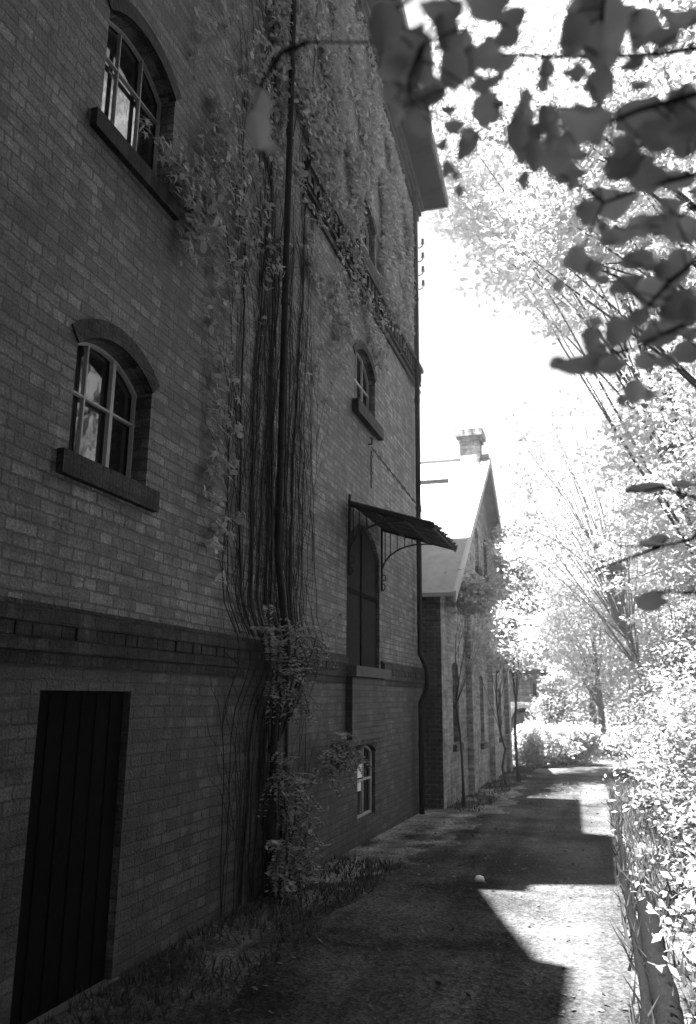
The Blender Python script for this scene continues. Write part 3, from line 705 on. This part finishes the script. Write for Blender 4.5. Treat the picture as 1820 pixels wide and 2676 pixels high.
# ---------------------------------------------------------------- logs edging the path
lg = empty('edging_log', (3.08, 10, 0), 'long thin dark pole edging the right side of the path', 'log', 'logs edging the path')
mb = MB(); pts = []; rad = []
for i in range(60):
    y = 3.6 + (17-3.6)*i/59; pts.append((3.075+.012*math.sin(y*1.3)+.006*math.sin(y*5), y, gz(3, y)+.055+.008*math.sin(y*2)+.004*math.sin(y*7))); rad.append(.034+.004*math.sin(y*3.1)+.003*math.sin(y*13))
mb.tube(pts, rad, 12); mb.build('trunk', M_LOG, lg, True)
mb = MB(); mb.tube([(3.08, 8.62, .03), (3.08, 8.65, .03)], .07, 14); mb.build('iron_hoop', M_IRON, lg)
lg = empty('edging_log', (3.19, 5.5, 0), 'thicker dark log with rounded end lying right of the thin pole, bottom right', 'log', 'logs edging the path')
mb = MB(); pts = []; rad = []
for i in range(60):
    y = 7.35 - (7.35-1.0)*i/59; pts.append((3.19-.006*(7.35-y)+.006*math.sin(y*4), y, .09)); rad.append(.072 + .004*math.sin(y*5) + .004*math.sin(y*17))
rad[0] = .03; pts[0] = (3.19, 7.39, .085); pts.insert(1, (3.19, 7.37, .088)); rad.insert(1, .058)
mb.tube(pts, rad, 14); mb.build('trunk', M_LOG, lg, True)

# ---------------------------------------------------------------- small things on the ground
st = empty('pale_stone', (1.72, 8.35, gz(1.7, 8.35)), 'pale stone lying alone on the dark path at the tip of the sunlit patch', 'stone')
mb = MB(); mb.tube([(1.675, 8.35, -.02), (1.69, 8.35, -.02), (1.72, 8.36, -.02), (1.75, 8.35, -.022), (1.765, 8.35, -.025)], [.012, .03, .036, .028, .008], 10); mb.build('pebble', M_PAPER, st, True)
r2 = np.random.default_rng(21); n = 1500
P = np.c_[r2.uniform(.1, 3.3, n), 1.5+r2.random(n)**1.3*20, np.zeros(n)]; P[:, 2] = [gz(a, b)+.012 for a, b in P[:, :2]]
V, F = leafcloud(P, .018, 'oval', seed=5, Nrm=np.tile([[0, 0, 1.]], (n, 1)))
tag(link_mesh('fallen_leaves', V, F, M_LITTER), 'scattered small fallen leaves on the path', 'leaves', kind='stuff')
def blades(n, xs, ys, hmax, seed, clump=True):
    r = np.random.default_rng(seed)
    x = r.uniform(*xs, n); y = r.uniform(*ys, n)
    if clump:
        k = np.sin(x*5+np.sin(y*2))*np.sin(y*3.1) + r.normal(size=n)*.5 > -.2; x = x[k]; y = y[k]
    n = len(x); z = np.array([gz(a, b) for a, b in zip(x, y)]); h = r.uniform(.3, 1, n)*hmax
    a = r.uniform(0, 6.28, n); w = .006+h*.03; lx = r.normal(size=n)*h*.4; ly = r.normal(size=n)*h*.4
    V = np.stack([np.c_[x-w*np.cos(a), y-w*np.sin(a), z], np.c_[x+w*np.cos(a), y+w*np.sin(a), z], np.c_[x+lx, y+ly, z+h]], 1).reshape(-1, 3)
    return V, np.arange(3*n).reshape(n, 3)
V1, F1 = blades(5000, (.02, .85), (1.5, 9), .10, 1); V2, F2 = blades(2500, (.35, 1.0), (14, 26), .12, 2); V3, F3 = blades(16000, (3.0, 4.6), (2.5, 24), .22, 3)
V = np.concatenate([V1, V2, V3]); F = np.concatenate([F1, F2+len(V1), F3+len(V1)+len(V2)])
tag(link_mesh('grass', V, F, M_GRASS), 'short grass and weeds along both edges of the path', 'grass', kind='stuff')

# ---------------------------------------------------------------- near branches hanging into the picture (out of focus)
NEAR = [{"label":"blurred near branch with broad dark leaves crossing the top of the picture","twigs":[[[3.116,0.894,2.462],[3.05,0.911,2.481],[2.979,0.926,2.508],[2.901,0.937,2.54],[2.83,0.95,2.575],[2.742,0.956,2.615],[2.666,0.966,2.652],[2.56,0.969,2.684]],[[3.113,0.905,2.412],[3.02,0.919,2.413],[2.957,0.942,2.413],[2.883,0.96,2.42],[2.783,0.961,2.467]],[[3.001,0.838,2.542],[2.986,0.876,2.546],[2.982,0.923,2.524]],[[2.86,0.795,2.541],[2.847,0.833,2.545],[2.816,0.873,2.517]],[[2.775,0.789,2.456],[2.75,0.827,2.448],[2.743,0.87,2.439]],[[2.8,0.777,2.541],[2.739,0.803,2.533],[2.714,0.835,2.544]]],"leaves":[[2.983,0.9,2.533,0.0388,0.0595],[2.967,0.922,2.586,0.0292,0.0324],[2.85,0.808,2.519,0.0327,0.0268],[2.8,0.88,2.51,0.0354,0.0483],[2.838,0.89,2.437,0.0266,0.0304],[2.913,0.853,2.443,0.0144,0.0156],[2.873,0.942,2.428,0.0262,0.0295],[2.894,0.894,2.358,0.0184,0.0246],[2.959,0.9,2.403,0.038,0.0337],[3.026,0.983,2.455,0.0393,0.0328],[2.976,0.878,2.427,0.024,0.024],[3.048,0.959,2.406,0.0315,0.0265],[2.743,0.862,2.52,0.0452,0.0355],[2.729,0.779,2.487,0.0268,0.0327],[2.719,0.862,2.506,0.0259,0.022],[2.756,0.861,2.417,0.0226,0.0276],[2.802,0.839,2.38,0.0156,0.0144],[2.799,0.926,2.406,0.0144,0.0144],[2.91,0.881,2.397,0.0158,0.0219],[2.934,0.908,2.373,0.021,0.021],[2.857,0.912,2.521,0.0222,0.0157],[2.799,0.805,2.486,0.0191,0.0239],[3.083,0.97,2.445,0.0229,0.0318],[3.005,0.965,2.4,0.0231,0.0192],[2.945,0.852,2.464,0.0155,0.0131],[3.038,0.953,2.564,0.026,0.026],[3.082,0.922,2.543,0.0311,0.0212],[3.017,0.892,2.461,0.0182,0.0121],[2.764,0.898,2.484,0.0263,0.0158],[2.835,0.842,2.433,0.0182,0.0121]]},{"label":"blurred near branch with rounded dark leaves at the upper right edge","twigs":[[[3.127,1.023,2.383],[3.04,1.039,2.385],[2.977,1.063,2.385],[2.937,1.107,2.327]],[[3.121,1.044,2.29],[3.056,1.075,2.256],[3.003,1.112,2.215],[2.982,1.165,2.145]],[[3.125,1.028,2.361],[3.084,1.061,2.35],[3.053,1.095,2.349]],[[3.116,1.064,2.202],[3.04,1.087,2.185],[2.995,1.118,2.178]]],"leaves":[[2.929,1.019,2.416,0.0275,0.022],[2.989,1.081,2.402,0.037,0.0327],[3.03,1.005,2.381,0.0302,0.025],[3.057,1.101,2.367,0.0311,0.0254],[2.995,1.07,2.338,0.0278,0.0208],[2.937,1.009,2.272,0.0225,0.0238],[3.041,1.137,2.281,0.0373,0.0344],[3.072,1.075,2.28,0.027,0.027],[2.982,1.067,2.19,0.027,0.027],[3.047,1.155,2.216,0.0316,0.0244],[2.97,1.054,2.135,0.0225,0.0172],[3.003,1.122,2.122,0.0194,0.0208],[3.09,1.117,2.356,0.0283,0.0255],[3.073,1.059,2.212,0.0236,0.0263],[3.077,1.098,2.432,0.0255,0.0241],[2.999,1.08,2.267,0.0248,0.0193],[2.951,1.003,2.338,0.0186,0.0199],[3.082,1.173,2.192,0.0259,0.0215],[3.011,1.048,2.281,0.0201,0.0161],[2.928,1.069,2.146,0.0231,0.0163],[2.954,1.128,2.195,0.0186,0.0157],[3.083,1.016,2.421,0.0224,0.0211],[3.023,1.126,2.165,0.0209,0.0181]]},{"label":"single dark leaf on a thin near twig at the right edge, halfway down","twigs":[[[3.125,1.362,1.87],[3.076,1.39,1.868],[3.039,1.42,1.876],[3.026,1.459,1.873]]],"leaves":[[3.019,1.397,1.855,0.0292,0.0211],[3.033,1.437,1.873,0.0167,0.01]]},{"label":"bare near twigs reaching in from the right edge above the annex roof","twigs":[[[3.19,1.708,2.077],[3.131,1.747,2.02],[3.073,1.773,2.013],[2.981,1.786,2.022]],[[3.19,1.708,2.077],[3.077,1.704,2.125],[3.026,1.732,2.122]],[[3.066,1.689,1.998],[2.999,1.715,1.979],[2.919,1.739,1.958]]],"leaves":[[3.061,1.72,2.13,0.035,0.0165],[3.028,1.749,2.133,0.0231,0.0126],[3.068,1.696,2.016,0.02,0.012],[3.047,1.773,2.019,0.0251,0.0105],[2.981,1.747,1.966,0.0207,0.0104],[3.118,1.692,2.124,0.022,0.012]]},{"label":"pale blurred leaf hanging on a thin twig in front of the vine-covered wall","twigs":[[[2.629,0.788,2.5],[2.583,0.812,2.518],[2.545,0.844,2.514],[2.521,0.877,2.523],[2.5,0.92,2.499]]],"leaves":[[2.539,0.84,2.435,0.0236,0.0276],[2.532,0.863,2.496,0.0177,0.0231],[2.571,0.81,2.38,0.0113,0.01]]}]
def leaf_outline(n=14, seed=0):
    r = random.Random(seed); o = []
    for k in range(n):
        a = 2*math.pi*k/n; rad = 1 + .06*math.sin(a*7+seed) + r.uniform(-.09, .09)
        x = math.cos(a)*rad; y = math.sin(a)*rad
        x *= {0: 1.32, 1: 1.08, 13: 1.08}.get(k, 1)       # the tip
        o.append((x, y))
    return o
for bi, bd in enumerate(NEAR):
    tw0 = bd['twigs'][0][0]
    root = empty('hanging_branch', tw0, bd['label'], 'branch', 'near branches hanging into the picture')
    mb = MB(); tp = []
    for t in bd['twigs']:
        n = len(t); k = .95
        mb.tube(t, [k*(.0042-.0028*i/(n-1)) for i in range(n)], 6)
        for a, b in zip(t[:-1], t[1:]):
            for q in range(6): tp.append(Vector(a).lerp(Vector(b), q/6))
    V = []; F = []; r = random.Random(bi+3)
    lv = []
    for (x, y, z, rx, ry) in bd['leaves']:
        lv.append((x, y, z, rx*.82, ry*.82))
        if bi < 2:
            for q in range(2):
                an = r.uniform(0, 6.28); s_ = r.uniform(.38, .62)
                lv.append((x+math.cos(an)*rx*1.25, y+r.uniform(-.05, .08), z+math.sin(an)*ry*1.2, rx*s_, ry*s_))
    for li, (x, y, z, rx, ry) in enumerate(lv):
        c = Vector((x, y, z)); near = min(tp, key=lambda p: (p-c).length)
        nrm = Vector((r.uniform(-.5, .5), -1, r.uniform(-.9, .1))).normalized()
        ud = Vector((0, 0, 1)) - nrm*nrm.z; ud.normalize(); sd = nrm.cross(ud)
        lng = ry >= rx; A_, B_ = (-ud*ry, sd*rx) if lng else (sd*rx*(1 if r.random() < .5 else -1), ud*ry)
        base = c - A_*.98; mb.tube([near, near.lerp(base, .6)+Vector((0, 0, .003)), base], .0013, 5)
        o = leaf_outline(14, li+bi*7); b0 = len(V)
        V.append(c + nrm*.06*rx)
        for (a, b) in o: V.append(c + A_*a + B_*b - nrm*(.45*abs(b)*rx - .25*a*a*rx))
        for k in range(14): F.append((b0, b0+1+k, b0+1+(k+1) % 14))
    mb.build('twig', M_STEM, root); link_mesh('leaves', V, F, M_NEAR, root, True)


# ---------------------------------------------------------------- thin haze added to veil and lighten the far end
mb = MB(); mb.box(-40, 60, -40, 75, -2.2, 22)
hz, nt_, b_ = newmat('haze_air'); nt_.nodes.remove(b_)
pv = nt_.nodes.new('ShaderNodeVolumePrincipled'); pv.inputs['Color'].default_value = (.95, .95, .95, 1)
pv.inputs['Density'].default_value = 0.0016; pv.inputs['Anisotropy'].default_value = .3
nt_.links.new(pv.outputs[0], nt_.nodes['Material Output'].inputs['Volume'])
h_ = mb.build('haze', hz); h_['kind'] = 'stuff'; h_['label'] = 'thin haze added over the whole place to lighten its far end'
